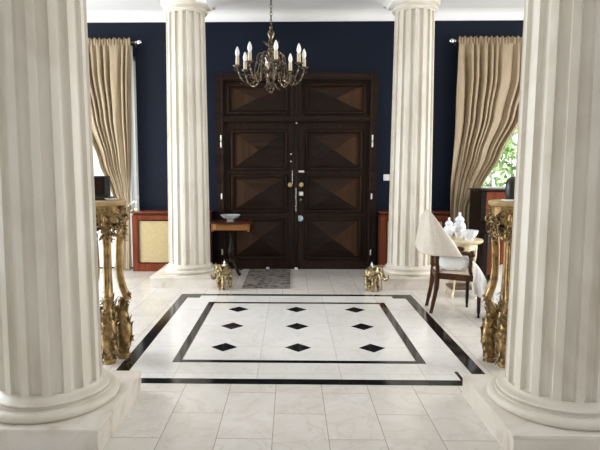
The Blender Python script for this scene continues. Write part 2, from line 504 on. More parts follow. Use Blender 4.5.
# ------------------------------------------------------------- entrance door
door = empty('door_1', (.015, YB, 0)); tag(door, 'dark panelled wooden double entrance door with raised diamond panels under a transom', 'door', kind='structure')
W2 = 1.10
b = MB()
for s in (-1, 1):
    b.box((s*(W2-.05), .01, DZ/2), (.10, .14, DZ)); b.box((s*(W2-.085), -.055, DZ/2), (.03, .03, DZ-.02), bevel=.008)
b.box((0, .01, DZ-.045), (2*W2-.2, .139, .09)); b.box((0, -.055, DZ-.085), (2*W2-.21, .03, .03), bevel=.008)
b.box((0, .01, 2.085), (2*W2-.2, .138, .07)); b.box((0, -.06, 2.06), (2*W2-.21, .04, .03), bevel=.01)
b.build('door_frame', M['door_h'], door, smooth=30)
def raised_panel(name, par, x0, x1, z0, z1, y, mats, peak=.045):
    """moulded border and a four-sided pyramid of matched veneers"""
    b = MB()
    fr = .035
    for (cx, cz, sx, sz) in (((x0+x1)/2, z0+fr/2, x1-x0, fr), ((x0+x1)/2, z1-fr/2, x1-x0, fr), (x0+fr/2, (z0+z1)/2, fr, z1-z0), (x1-fr/2, (z0+z1)/2, fr, z1-z0)):
        b.box((cx, y-.012, cz), (sx, .05, sz), bevel=.012, seg=2)
    p = b.build(name, M['door'], par, smooth=40)
    b = MB()
    a0, a1, c0_, c1 = x0+fr, x1-fr, z0+fr, z1-fr
    yb, yp = y+.004, y+.004-peak
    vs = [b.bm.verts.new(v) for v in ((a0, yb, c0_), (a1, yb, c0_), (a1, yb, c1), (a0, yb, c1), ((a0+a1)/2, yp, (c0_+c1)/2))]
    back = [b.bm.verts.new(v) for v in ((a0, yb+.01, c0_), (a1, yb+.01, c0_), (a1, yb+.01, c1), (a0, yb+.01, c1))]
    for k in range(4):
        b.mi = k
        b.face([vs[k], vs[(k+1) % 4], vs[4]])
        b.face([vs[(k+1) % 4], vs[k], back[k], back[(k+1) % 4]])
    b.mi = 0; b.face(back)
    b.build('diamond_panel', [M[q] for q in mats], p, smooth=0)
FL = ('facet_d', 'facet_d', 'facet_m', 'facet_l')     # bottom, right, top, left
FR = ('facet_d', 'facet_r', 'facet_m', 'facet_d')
# transom
tr = empty('transom', (0, 0, 0)); tr.parent = door
b = MB()
b.box((0, .03, 2.37), (2*W2-.19, .05, .52)); b.box((0, -.02, 2.37), (.16, .05, .5), bevel=.006)
for q in (-.055, 0, .055): b.box((q, -.05, 2.37), (.026, .03, .5), bevel=.008)
b.build('transom_board', M['door'], tr, smooth=30)
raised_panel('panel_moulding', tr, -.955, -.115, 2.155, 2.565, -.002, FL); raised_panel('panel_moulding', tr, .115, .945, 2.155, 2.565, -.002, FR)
leaves = []
for s in (-1, 1):
    lf = empty('door_leaf', (0, 0, 0)); lf.parent = door
    leaves.append(lf)
    b = MB()
    b.box((s*.505, .035, 1.03), (.995, .06, 2.04))
    for (z0, z1) in ((.01, .13), (.735, .80), (1.335, 1.385), (1.945, 2.045)): b.box((s*.505, .0, (z0+z1)/2), (.995, .02, z1-z0))
    b.box((s*.06, .0, 1.03), (.10, .022, 2.04)); b.box((s*.965, .0, 1.03), (.075, .022, 2.04))
    b.build('stiles_and_rails', M['door'], lf, smooth=30)
    F = FL if s < 0 else FR
    for (z0, z1) in ((.14, .73), (.805, 1.33), (1.39, 1.94)):
        a, c = sorted((s*.122, s*.905))
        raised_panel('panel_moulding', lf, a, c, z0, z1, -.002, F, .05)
    for z in (1.83, 1.74, 1.03, .25):
        b = MB(); b.lathe([(.006, -.04), (.011, -.036), (.011, .036), (.006, .04)], seg=10)
        b.build('hinge', M['silver_w'], lf, loc=(s*1.035, -.066, z))
b = MB(); b.box((0, -.016, 1.03), (.055, .05, 2.04), bevel=.012, seg=2); b.build('astragal', M['darkwood'], door, smooth=40)
def knob(par, x, z):
    b = MB()
    Mx = Matrix.Rotation(R(90), 4, 'X')
    b.lathe([(.028, 0), (.028, .006), (.012, .01), (.012, .03), (.028, .04), (.034, .052), (.030, .066), (.012, .072)], seg=20, M=Mx)
    b.build('door_knob', M['brass'], par, loc=(x, -.012, z))
for lf_, x_ in ((leaves[0], -.40), (leaves[1], .0)):
    b = MB(); b.box((x_, -.035, .016), (.045, .04, .03), bevel=.006); b.build('door_stop', M['white'], lf_)
knob(leaves[0], -.088, 1.19); knob(leaves[1], .066, 1.19)
b = MB(); b.box((0, 0, 0), (.085, .02, .032), bevel=.006); b.build('latch_plate', M['silver_w'], leaves[1], loc=(.066, -.02, 1.372))
b = MB(); b.box((0, 0, 0), (.062, .03, .055), bevel=.006); b.build('lock_box', M['silver_w'], leaves[1], loc=(.066, -.024, 1.065))
b = MB(); b.lathe([(.022, 0), (.022, .01), (.010, .012)], seg=18, M=Matrix.Rotation(R(90), 4, 'X')); b.build('keyhole_plate', M['bronze'], leaves[1], loc=(.06, -.012, .98))
b = MB(); b.lathe([(.042, 0), (.042, .006), (.036, .008)], seg=24, M=Matrix.Rotation(R(90), 4, 'X')); b.build('round_disc', M['sticker'], leaves[1], loc=(.055, -.012, .72))
for z in (1.61, 1.51):
    b = MB(); b.lathe([(.011, 0), (.011, .01), (.006, .012)], seg=12, M=Matrix.Rotation(R(90), 4, 'X')); b.build('spyhole', M['silver_w'], leaves[0], loc=(-.075, -.012, z))
b = MB(); b.tube([(-.055, -.018, 1.39), (-.055, -.018, 1.20)], .006); b.build('pull_bar', M['steel'], leaves[0])
b = MB()
for k in range(14): b.torus((-.005+.003*math.sin(k), -.05, 1.13-.023*k), .012, .0035, Matrix.Rotation(R(90), 4, 'X') @ Matrix.Rotation(R(90*(k % 2)), 4, 'Y') @ Matrix.Diagonal((.7, 1.2, 1, 1)), 10, 6)
b.build('door_chain', M['steel'], leaves[0])
b = MB(); b.ball((0, 0, 0), .013); b.build('bolt_knob', M['silver_w'], door, loc=(.0, -.055, 2.03))
b = MB(); b.box((0, .05, .006), (2.0, .1, .012)); b.build('door_gap_shade', M['blackgap'], door, smooth=0)  # dark gap under the leaves, painted as a near-black strip

# ------------------------------------------------------------ windows + garden
def window(name, h, sill):
    w = empty(name, (0, 0, 0)); tag(w, kind='structure')
    x0, x1, z0, z1 = h
    b = MB(); t = .06; y = YB+.12
    for (cx, cz, sx, sz) in (((x0+x1)/2, z0+t/2, x1-x0, t), ((x0+x1)/2, z1-t/2, x1-x0, t), (x0+t/2, (z0+z1)/2, t, z1-z0), (x1-t/2, (z0+z1)/2, t, z1-z0), ((x0+x1)/2+.2, (z0+z1)/2, .05, z1-z0)):
        b.box((cx, y, cz), (sx, .06, sz), bevel=.005)
    b.build('window_frame', M['white'], w, smooth=30)
    b = MB(); b.box(((x0+x1)/2, y, (z0+z1)/2), (x1-x0-.1, .005, z1-z0-.1)); b.build('pane', M['pane'], w, smooth=0)
    if sill:
        b = MB(); b.box(((x0+x1)/2, YB+.02, z0-.015), (x1-x0+.1, .16, .03), bevel=.006); b.build('window_sill', M['white'], w, smooth=30)
window('window_1', WL, False); window('window_2', WR, True)
b = MB(); b.box((0, 17.5, -.10), (50, 19, .1)); tag(b.build('ground', M['lawn'], smooth=0), kind='structure')
def tree(x, y, h, rad, lab, nl=1300):
    r_ = empty('garden_tree', (x, y, -.05)); tag(r_, lab, 'tree', 'garden trees outside the windows')
    b = MB(); b.tube(smooth_path([(0, 0, 0), (.05, .02, h*.3), (-.03, 0, h*.6), (.04, .03, h*.9)], 4), [.12]*4+[.09]*4+[.06]*4+[.03], 8)
    b.build('trunk', M['bark'], r_)
    b = MB()
    for k in range(nl):
        d = Vector((rnd.gauss(0, 1), rnd.gauss(0, 1), rnd.gauss(0, 1))).normalized()*rad*(rnd.random()**.5)
        p = Vector((0, 0, h*.55)) + Vector((d.x, d.y, d.z*h*.5/rad))
        e = Euler((rnd.uniform(0, PI), rnd.uniform(0, PI), rnd.uniform(0, TAU))).to_matrix()
        s = rnd.uniform(.07, .13)
        b.face([b.bm.verts.new(p + e @ Vector(q)*s) for q in ((-1, 0, 0), (0, -.5, .15), (1, 0, 0), (0, .5, .15))])
    b.build('foliage', M['leaf'], r_, smooth=0, recalc=False)
tree(4.0, 11.6, 4.0, 1.2, 'leafy green garden tree seen through the right window just past the curtain edge')
tree(7.4, 13.5, 4.4, 1.5, 'garden tree farther right outside the right window', 1500)

# ------------------------------------------------------------------ curtains
def lerp_tab(tab, z):
    for (z0, a), (z1, c) in zip(tab, tab[1:]):
        if z1 <= z <= z0:
            t = (z0-z)/(z0-z1); t = t*t*(3-2*t)*.5+t*.5
            return a+(c-a)*t
    return tab[-1][1] if z < tab[-1][0] else tab[0][1]
def curtain(sgn, inner, outer, lab, nf, name='curtain', ztop=3.13, zbot=.02, yc=7.48, tie=.86):
    """pleated drape gathered to its inner side by a tieback"""
    root = empty(name, (0, 0, 0)); tag(root, lab, 'curtain')
    NU, NV = nf*14, 90
    ph = [rnd.uniform(-.5, .5) for _ in range(nf+2)]
    amp = [rnd.uniform(.55, 1.25) for _ in range(nf+2)]
    def fn(u, v):
        z = ztop-(ztop-zbot)*v
        xi, xo = lerp_tab(inner, z), lerp_tab(outer, z)
        w = abs(xo-xi)
        # pleats drift outward as they rise from the tieback
        uu = u
        q = nf*(uu + .035*math.sin(TAU*uu*1.7+1+sgn) + .022*math.sin(TAU*uu*3.3+2*sgn)+.010*math.sin(2.2*z+5*uu))
        q = min(max(q, 0), nf)
        k = int(q); f = q-k
        a = .062*amp[min(k, nf)]*min(1, .45+(ztop-z)*1.2)*min(1, .35+w*.9)
        s = math.sin(TAU*(q+.12*math.sin(3*z+ph[min(k, nf)])))
        prof = (1-2*(1-abs(math.sin(PI*q+.25*math.sin(2.3*z+ph[min(k, nf)])))**.7))
        y = yc - a*prof
        x = xi+(xo-xi)*uu + sgn*.012*math.sin(TAU*q*2+z*2)*.5
        if z > 3.04:    # header gathered on the rod
            y = yc - .012*math.sin(TAU*u*nf*2.6) - .006
            if z > 3.10: y -= .012*math.sin(TAU*u*nf*3.4+1)
        if z < tie: x += sgn*.0
        return Vector((x, y, z + (.012*math.sin(u*nf*9) if v == 0 else 0)))
    b = MB(); b.grid(fn, NU, NV)
    b.build('drape', M['curtain'], root, smooth=180, solid=.006)
    # tieback
    xi, xo = lerp_tab(inner, tie), lerp_tab(outer, tie)
    b = MB()
    cx, hw = (xi+xo)/2, abs(xo-xi)/2+.012
    b.grid(lambda u, v: Vector((cx+hw*math.cos(TAU*u), yc+.07*math.sin(TAU*u), tie-.035+.07*v+.03*math.cos(TAU*u)*(-sgn))), 28, 4, True)
    b.build('tieback', M['curtain'], root, smooth=180, solid=.006)
    return root
curtain(-1, [(3.2, -2.195), (2.0, -2.225), (.9, -2.255), (.80, -2.265), (.5, -2.262), (0, -2.27)],
        [(3.2, -3.05), (2.7, -3.0), (2.1, -2.86), (1.5, -2.66), (1.1, -2.50), (.86, -2.39), (.75, -2.39), (.4, -2.45), (0, -2.49)],
        'beige satin curtain at the left window, swept to the right above the wooden radiator cover', 9)
curtain(1, [(3.2, 2.135), (2.0, 2.12), (1.2, 2.09), (.8, 2.10), (.3, 2.13), (0, 2.13)],
        [(3.2, 3.12), (2.6, 3.12), (2.1, 2.99), (1.6, 2.74), (1.12, 2.49), (.86, 2.40), (.6, 2.41), (0, 2.46)],
        'beige satin curtain at the right window, swept to the left behind the porcelain table', 10, tie=.5)
def rod(x0, x1, lab):
    r_ = empty('curtain_rod', (0, 7.5, 3.085)); tag(r_, lab, 'curtain rod', 'curtain rods')
    b = MB(); b.tube([(x0, 0, 0), (x1, 0, 0)], .012, 10); b.build('pole', M['rod'], r_)
    for s, x in ((-1, x0), (1, x1)):
        b = MB(); Mx = Matrix.Rotation(R(90*s), 4, 'Y')
        b.lathe([(.013, -.01), (.02, 0), (.012, .012), (.026, .025), (.032, .045), (.022, .066), (.008, .078)], seg=16, M=Mx)
        b.build('finial', M['steel'], r_, loc=(x, 0, 0))
        b = MB(); xx = x-s*.045
        b.tube([(xx, 0, 0), (xx, .165, 0)], .008, 8); b.box((xx, .162, 0), (.03, .012, .06)); b.build('bracket', M['rod'], r_)
rod(-3.75, -2.13, 'curtain rod with a scrolled finial over the left window')
rod(2.10, 3.8, 'curtain rod with a scrolled finial over the right window')
# sheer
b = MB()
b.grid(lambda u, v: Vector((-3.75+1.545*u, 7.60+.018*math.sin(TAU*u*16)+.006*math.sin(9*v), 3.06-(3.03 if u < .975 else 2.19)*v)), 200, 12)
o = b.build('sheer_curtain', M['sheer'], smooth=180)
tag(o, 'thin white sheer curtain behind the beige curtain at the left window', 'curtain')
# dried twig standing behind the cover
b = MB()
b.tube(smooth_path([(-2.215, 7.50, .838), (-2.23, 7.44, .90), (-2.19, 7.36, .96), (-2.11, 7.34, 1.03)], 5), [.007]*8+[.005]*8, 6)
b.tube(smooth_path([(-2.20, 7.363, .95), (-2.16, 7.35, .965), (-2.12, 7.34, .955)], 5), .006, 6)
for k in range(6):
    p = Vector((-2.25+.028*k, 7.37-.006*k, .915+.023*k)); b.ball(p, (.016, .005, .007), (0, -.7+.5*(k % 2), 0), 8, 6)
o = b.build('dried_twig', M['silver_w']); tag(o, 'pale dried twig lying on the left radiator cover by the curtain', 'twig')

# ----------------------------------------------------------- radiator covers
def rad_cover(x0, x1, lab):
    r_ = empty('radiator_cover', ((x0+x1)/2, YB, 0)); tag(r_, lab, 'radiator cover', 'radiator covers on the entrance wall')
    w = x1-x0; d = .21; h = .83
    b = MB(); b.box((0, -d/2-.01, h-.012), (w+.03, d+.03, .024), bevel=.006, seg=2); b.build('top_board', M['mahog'], r_, smooth=30)
    b = MB(); b.box((0, -d/2, h-.05), (w-.02, d-.02, .05)); b.box((0, -d/2+.02, .42), (w-.04, d-.06, .74)); b.build('carcass', M['mahog_d'], r_, smooth=0)
    b = MB(); t = .075; f = -d-.0
    z0, z1 = .0, h-.055
    for s in (-1, 1): b.box((s*(w/2-t/2), f, (z0+z1)/2), (t, .03, z1-z0), bevel=.004)
    b.box((0, f, z1-.03), (w-2*t, .03, .06), bevel=.004); b.box((0, f, z0+.055), (w-2*t, .03, .11), bevel=.004)
    for s in (-1, 1): b.box((s*(w/2-.012), -d/2+.01, (z0+z1)/2), (.024, d-.03, z1-z0))
    b.build('front_frame', M['mahog'], r_, smooth=30)
    b = MB(); b.box((0, f+.008, .42), (w-2*t+.01, .006, z1-.17)); b.build('cane_panel', M['grille'], r_, smooth=0)
    b = MB(); t2 = .016
    for s in (-1, 1): b.box((s*(w/2-t-.008), f-.006, .417), (t2, .022, z1-.17), bevel=.004)
    for z in (.118, z1-.068): b.box((0, f-.006, z), (w-2*t, .022, t2), bevel=.004)
    b.build('bead', M['mahog_d'], r_, smooth=30)
rad_cover(-2.235, -1.165, 'red-brown radiator cover with a cream panel by the left curtain, behind the far left column')
rad_cover(1.16, 2.08, 'red-brown radiator cover between the door and the right curtain, behind the far right column')

# light switch
sw = empty('light_switch', (1.262, YB, 1.29)); tag(sw, 'white light switch on the navy wall right of the door', 'light switch')
b = MB(); b.box((0, -.006, 0), (.085, .012, .085), bevel=.004, seg=2); b.build('plate', M['white'], sw)
b = MB(); b.box((0, -.014, 0), (.03, .008, .05), (R(6), 0, 0), bevel=.003); b.build('rocker', M['porcelain_p'], sw)

# ---------------------------------------------------------------- chandelier
CH = empty('chandelier', (-.245, 5.2, 0)); tag(CH, 'bronze eight-arm candle chandelier hanging on a chain in front of the door', 'chandelier')
b = MB()
b.lathe([(.004, 2.105), (.016, 2.115), (.02, 2.13), (.010, 2.145), (.014, 2.155), (.034, 2.175), (.04, 2.195), (.024, 2.215), (.016, 2.225), (.03, 2.235), (.052, 2.262), (.056, 2.29), (.04, 2.315),
         (.02, 2.33), (.014, 2.36), (.022, 2.375), (.014, 2.39), (.018, 2.43), (.032, 2.465), (.036, 2.49), (.02, 2.525), (.012, 2.545), (.024, 2.555), (.012, 2.57), (.017, 2.6), (.034, 2.632), (.036, 2.65), (.018, 2.672), (.01, 2.69), (.016, 2.70), (.007, 2.715), (.004, 2.74)], seg=24)
b.build('stem', M['bronze'], CH, smooth=60)
b = MB()
for k in range(37):
    z = 2.752+.0345*k
    b.torus((0, 0, z), .013, .0038, Matrix.Rotation(R(90*(k % 2)+20), 4, 'Z') @ Matrix.Rotation(R(90), 4, 'X') @ Matrix.Diagonal((.75, 1.55, 1, 1)), 12, 6)
b.build('chain', M['bronze'], CH, smooth=180)
b = MB(); b.lathe([(.012, 3.96), (.03, 3.97), (.06, 4.02), (.065, 4.05)], seg=24); b.build('ceiling_rose', M['bronze'], CH)
def leafy(b, p, d, up, L, w, curl=.32):
    d = Vector(d).normalized(); up = Vector(up).normalized(); s = d.cross(up).normalized()
    rows = []
    for i in range(6):
        t = i/5
        c = Vector(p) + d*L*t + up*L*(curl*t*t*t)
        ww = w*math.sin(PI*min(.98, .18+.8*t))
        rows.append([b.bm.verts.new(c - s*ww), b.bm.verts.new(c - up*w*.25), b.bm.verts.new(c + s*ww), b.bm.verts.new(c + up*w*.28)])
    for a, e in zip(rows, rows[1:]):
        for k in range(4): b.face([a[k], a[(k+1) % 4], e[(k+1) % 4], e[k]])
    b.face(rows[0]); b.face(list(reversed(rows[-1])))
arm_objs = []
for k in range(8):
    az = R(-80+45*k)
    if k == 0:
        arm = empty('arm', (0, 0, 0)); arm.parent = CH
        b = MB()
        pr = smooth_path([(.045, 2.285), (.075, 2.33), (.105, 2.335), (.125, 2.29), (.145, 2.225), (.19, 2.19), (.245, 2.205), (.285, 2.255), (.305, 2.31), (.31, 2.335)], 6)
        b.tube([(r_, 0, z) for r_, z in pr], [.0095-.002*i/len(pr) for i in range(len(pr))], 8)
        # upper scroll back to the stem
        pr = smooth_path([(.03, 2.40), (.055, 2.45), (.095, 2.47), (.125, 2.44), (.13, 2.39), (.105, 2.37), (.09, 2.395), (.105, 2.41)], 6)
        b.tube([(r_, 0, z) for r_, z in pr], .0062, 8)
        pr = smooth_path([(.13, 2.40), (.145, 2.35), (.15, 2.29), (.145, 2.235)], 5)
        b.tube([(r_, 0, z) for r_, z in pr], .006, 8)
        pr = smooth_path([(.20, 2.195), (.225, 2.235), (.215, 2.27), (.19, 2.265), (.192, 2.243), (.207, 2.245)], 5)
        b.tube([(r_, 0, z) for r_, z in pr], .0055, 8)
        b.build('scroll', M['bronze'], arm, smooth=60)
        for q in (((.30, 0, 2.30), (1, .2, .1), (0, 0, 1), .05, .014), ((.24, 0, 2.2), (.7, 0, -.3), (0, 0, 1), .05, .016),
                  ((.13, 0, 2.27), (-.4, 0, -1), (1, 0, 0), .05, .014), ((.06, 0, 2.30), (.8, 0, .6), (-.5, 0, 1), .05, .016)):
            b = MB(); leafy(b, *q); b.build('leaf', M['bronze'], arm, smooth=50)
        b = MB(); b.lathe([(.008, 2.325), (.018, 2.332), (.036, 2.345), (.04, 2.353), (.02, 2.352), (.018, 2.352)], (.31, 0, 0), 18,
                          mod=lambda t, q, r_: r_*(1+.12*math.cos(8*t)*(r_ > .03)))
        b.build('drip_pan', M['bronze'], arm)
        b = MB(); b.lathe([(.0165, 2.352), (.017, 2.36), (.017, 2.43), (.012, 2.433)], (.31, 0, 0), 16); b.build('candle', M['candle'], arm)
        b = MB(); b.lathe([(.010, 2.43), (.013, 2.437), (.0195, 2.455), (.0205, 2.47), (.016, 2.492), (.008, 2.512), (.002, 2.522)], (.31, 0, 0), 16); b.build('bulb', M['bulb'], arm, smooth=180)
        arm0 = arm
    else:
        arm = copy_tree(arm0, CH)
    arm.rotation_euler.z = az
for k in range(8):
    a = R(-57.5+45*k); d = Vector((math.cos(a), math.sin(a), 0))
    b = MB(); leafy(b, d*.04+Vector((0, 0, 2.20)), d*.5+Vector((0, 0, -1)), d, .07, .018); b.build('leaf_ornament', M['bronze'], CH, smooth=50)
    b = MB(); leafy(b, d*.03+Vector((0, 0, 2.53)), d*.6+Vector((0, 0, .8)), d, .06, .014); b.build('leaf_ornament', M['bronze'], CH, smooth=50)

# ------------------------------------------------------ side table and bowl
T1 = empty('side_table', (-.865, 7.37, 0)); tag(T1, 'small dark pedestal side table with an orange-brown apron left of the door', 'side table')
def chamf(w, d, c): return [(-w/2+c, -d/2), (w/2-c, -d/2), (w/2, -d/2+c), (w/2, d/2), (-w/2, d/2), (-w/2, -d/2+c)]
b = MB(); b.prism(chamf(.56, .38, .07), Matrix.Translation((0, 0, .685)), .022); b.build('table_top', M['mahog_d'], T1, smooth=30)
b = MB(); b.prism(chamf(.49, .31, .06), Matrix.Translation((0, 0, .60)), .085); b.box((0, -.158, .642), (.30, .012, .06), bevel=.004)
for sx in (-1, 1): b.box((sx*.238, -.09, .63), (.03, .03, .11), bevel=.006)
b.build('apron', M['honey'], T1, smooth=30)
b = MB(); b.lathe([(.05, .13), (.055, .15), (.03, .18), (.028, .21), (.045, .26), (.05, .30), (.03, .36), (.024, .42), (.02, .50), (.028, .55), (.05, .58), (.06, .60)], seg=20); b.build('pedestal', M['darkwood'], T1)
for k, a in enumerate((-58, 62, 182)):
    b = MB(); pr = smooth_path([(.03, .17), (.09, .16), (.15, .09), (.20, .035), (.235, .022)], 5)
    b.tube([(r_, 0, z) for r_, z in pr], [.028-.010*i/len(pr) for i in range(len(pr))], 8)
    b.ball((.24, 0, .022), (.028, .022, .022)); b.build('leg', M['darkwood'], T1, rot=(0, 0, R(a)))
b = MB()
def scal(t, k, r_): return r_*(1+.06*math.cos(9*t)*(k in (3, 4, 5, 6)))
b.lathe([(.05, 0), (.05, .008), (.022, .018), (.05, .03), (.10, .055), (.13, .09), (.125, .09), (.095, .06), (.045, .036), (.01, .03)], seg=54, mod=scal)
o = b.build('glass_bowl', M['glass'], loc=(-.87, 7.33, .708), smooth=60); tag(o, 'scalloped clear glass bowl on the side table left of the door', 'bowl')

# ------------------------------------------------------------------ doormat
b = MB(); NU, NV = 24, 40
b.grid(lambda u, v: Vector((-.285+.57*u, -.6+1.2*v, .006+.0015*math.sin(9*v)+.001*math.sin(7*u))), NU, NV)
o = b.build('doormat', M['rug'], loc=(-.35, 6.985, .004), smooth=60, solid=.009); tag(o, 'grey-brown patterned doormat on the marble in front of the door', 'doormat')

# ---------------------------------------------------------------- elephants
def elephant():
    root = empty('elephant_figurine', (0,0,0))
    b = MB()      # faces +X
    b.ball((-.01, 0, .165), (.098, .064, .070)); b.ball((-.055, 0, .160), (.058, .060, .066)); b.ball((.05, 0, .170), (.055, .056, .064))
    b.ball((.112, 0, .218), (.050, .044, .054)); b.ball((.117, .019, .252), (.025, .021, .022)); b.ball((.117, -.019, .252), (.025, .021, .022))
    b.tube([(.06, 0, .19), (.11, 0, .215)], [.050, .042], 12)
    tp = smooth_path([(.135, 0, .222), (.163, 0, .195), (.180, 0, .165), (.202, 0, .148), (.230, 0, .150), (.250, 0, .170), (.254, 0, .195)], 5)
    b.tube(tp, [.028-.018*i/len(tp) for i in range(len(tp))], 10)
    for (x, s, dx) in ((.058, 1, .012), (.062, -1, -.008), (-.062, 1, -.01), (-.058, -1, .012)):
        b.tube(smooth_path([(x, s*.034, .16), (x+dx*.6, s*.037, .08), (x+dx, s*.037, .022), (x+dx, s*.037, .002)], 4), [.033]*3+[.028]*3+[.023]*3+[.022]*3+[.024], 10)
    b.tube(smooth_path([(-.108, 0, .185), (-.128, .005, .15), (-.126, .01, .09)], 5), [.010]*6+[.006]*5, 8)
    b.build('body', M['elephant'], root, remesh=.006, smooth=180)
    for s in (-1, 1):
        b = MB()
        def fn(u, v, s=s):
            a = R(70)+u*R(230); rr = v
            return Vector((.096 - .052*rr*abs(math.sin(a*.5))-.01*rr, s*(.040+.042*rr+.010*math.sin(6*a)*rr), (.215+.066*rr*math.sin(a)-.008)))
        b.grid(fn, 18, 6); b.build('ear', M['elephant'], root, solid=.006, smooth=180)
        b = MB(); tp = smooth_path([(.130, s*.026, .190), (.158, s*.036, .160), (.190, s*.040, .158)], 5)
        b.tube(tp, [.0085-.006*i/len(tp) for i in range(len(tp))], 8); b.build('tusk', M['ivory'], root)
        b = MB(); b.ball((.146, s*.030, .230), .005); b.build('eye', M['blackgap'], root)
    b = MB()
    b.grid(lambda u, v: Vector((-.062+.105*u, .070*math.sin(R(-105+210*v)), .165+.077*math.cos(R(-105+210*v)))), 10, 16)
    b.build('saddle_cloth', M['elephant'], root, solid=.006, smooth=180)
    b = MB(); b.lathe([(.028, .236), (.032, .244), (.018, .252), (.010, .262), (.016, .270), (.009, .280), (.004, .292), (.001, .298)], (-.01, 0, 0), 16); b.build('finial', M['silver_w'], root)
    return root
el = elephant(); el.location = (-.845, 6.37, 0); el.scale = (.98, 1.0, 1.14); el.rotation_euler.z = math.atan2(-.88, -.47)
tag(el, 'brass elephant figurine at the foot of the far left column, beside the side table', 'elephant figurine', 'brass elephants flanking the door')
e2 = copy_tree(el); e2.location = (.885, 6.30, 0); e2.rotation_euler.z = math.atan2(-.80, .60)
tag(e2, 'brass elephant figurine at the foot of the far right column, right of the door', 'elephant figurine', 'brass elephants flanking the door')

# --------------------------------------------------------------- gilt stands
def gilt_stand():
    root = empty('gilded_stand', (0,0,0))
    b = MB()
    b.lathe([(.130, 1.150), (.143, 1.158), (.149, 1.170), (.149, 1.182), (.140, 1.19)], seg=48); b.build('top', M['topstone'], root)
    b = MB()
    b.lathe([(.118, 1.03), (.122, 1.06), (.135, 1.10), (.130, 1.14), (.135, 1.152)], seg=48, mod=lambda t, k, r_: r_*(1+.02*math.cos(18*t)))
    b.build('frieze_ring', M['gold'], root, smooth=60)
    b = MB()
    rr = random.Random(3)
    for k in range(150):
        a = rr.uniform(0, TAU); z = rr.uniform(.95, 1.14)
        d = Vector((math.cos(a), math.sin(a), 0)); tn = Vector((-d.y, d.x, 0))
        leafy(b, d*.128+Vector((0, 0, z)), tn*rr.uniform(-1, 1)+Vector((0, 0, rr.uniform(-1, .2)))+d*.06, d, rr.uniform(.03, .06), rr.uniform(.010, .018))
        if k % 3 == 0: b.torus(d*.138+Vector((0, 0, z)), rr.uniform(.010, .018), .005, Matrix.Rotation(a, 4, 'Z') @ Matrix.Rotation(R(90), 4, 'Y'), 12, 6)
    b.build('carved_frieze', M['gold_d'], root, smooth=50)
    for a in (165, 255, 345, 75):
        lg = empty('leg', (0, 0, 0)); lg.parent = root; lg.rotation_euler.z = R(a)
        b = MB()
        # radial, height, thickness
        pr = smooth_path([(.112, 1.10, .030), (.105, 1.0, .030), (.090, .92, .026), (.082, .82, .025), (.080, .70, .025), (.088, .60, .026), (.108, .53, .028), (.124, .482, .028), (.116, .45, .027), (.100, .41, .032), (.092, .35, .044), (.100, .27, .054), (.108, .19, .057), (.104, .11, .050), (.094, .05, .042), (.094, .012, .042), (.094, 0, .042)], 4)
        b.tube([(r_, 0, z) for r_, z, w in pr], [w for r_, z, w in pr], 12)
        b.build('cabriole_shaft', M['gold'], lg, smooth=60)
        b = MB()
        # reeding along the slim shaft
        for q in (-.6, 0, .6):
            b.tube([(r_+w*math.cos(q)*.95, w*math.sin(q)*.95, z) for r_, z, w in pr if .56 < z < .95], .006, 6)
        b.build('reeding', M['gold'], lg, smooth=60)
        b = MB()
        for k in range(80):
            z = rr.uniform(.03, .42); r_, w = min(((abs(p[1]-z), p) for p in pr), key=lambda q: q[0])[1][0::2]
            q = rr.uniform(-2.0, 2.0); d = Vector((math.cos(q), math.sin(q), 0))
            leafy(b, Vector((r_, 0, z))+d*w*.93, Vector((rr.uniform(-.3, .3), rr.uniform(-.8, .8), rr.choice((1, 1, -1)))), d, rr.uniform(.04, .08), rr.uniform(.011, .019), .12)
        b.build('acanthus_carving', M['gold_d'], lg, smooth=50)
        b = MB()
        for k in range(26):      # shell at the knee and acanthus below the top
            z = rr.choice((rr.uniform(.44, .51), rr.uniform(.90, 1.06), rr.uniform(.92, 1.06))); r_, w = min(((abs(p[1]-z), p) for p in pr), key=lambda q: q[0])[1][0::2]
            q = rr.uniform(-1.7, 1.7); d = Vector((math.cos(q), math.sin(q), 0))
            leafy(b, Vector((r_, 0, z))+d*w*.8, d*.2+Vector((0, rr.uniform(-.8, .8), -.8)), d, rr.uniform(.03, .06), rr.uniform(.010, .018))
        b.build('knee_carving', M['gold_d'], lg, smooth=50)
        b = MB()
        b.torus((.138, 0, 1.06), .020, .010, Matrix.Rotation(R(90), 4, 'X'), 16, 8)
        b.build('volute', M['gold'], lg, smooth=60)
        b = MB(); b.ball((.148, 0, .485), (.018, .022, .016))
        b.build('knee_boss', M['gold'], lg, smooth=60)
        b = MB(); b.torus((.096, 0, .03), .040, .011, None, 16, 8)
        b.build('foot_ring', M['gold'], lg, smooth=60)
    b = MB(); b.lathe([(.01, .35), (.03, .36), (.05, .39), (.03, .42), (.012, .43)], seg=20)
    for a in (165, 255, 345, 75):
        d = Vector((math.cos(R(a)), math.sin(R(a)), 0)); b.tube([d*.02+Vector((0, 0, .39)), d*.13+Vector((0, 0, .39))], .014, 8)
    b.build('stretcher', M['gold'], root)
    return root
g0 = gilt_stand(); g0.location = (1.506, 3.95, 0)
tag(g0, 'gilded carved pedestal stand behind the near right column', 'pedestal stand', 'gilded carved stands')
g1 = copy_tree(g0); g1.location = (-1.408, 3.97, 0); g1.rotation_euler.z = R(30)
tag(g1, 'gilded carved pedestal stand behind the near left column, holding the black box', 'pedestal stand', 'gilded carved stands')
ZT = 1.19
o = empty('black_box', (-1.455, 3.98, ZT)); tag(o, 'black box on a foot standing on the left gilded stand', 'box')
b = MB(); b.box((0, 0, .098), (.14, .10, .15), bevel=.006, seg=2); b.build('case', M['blackobj'], o)
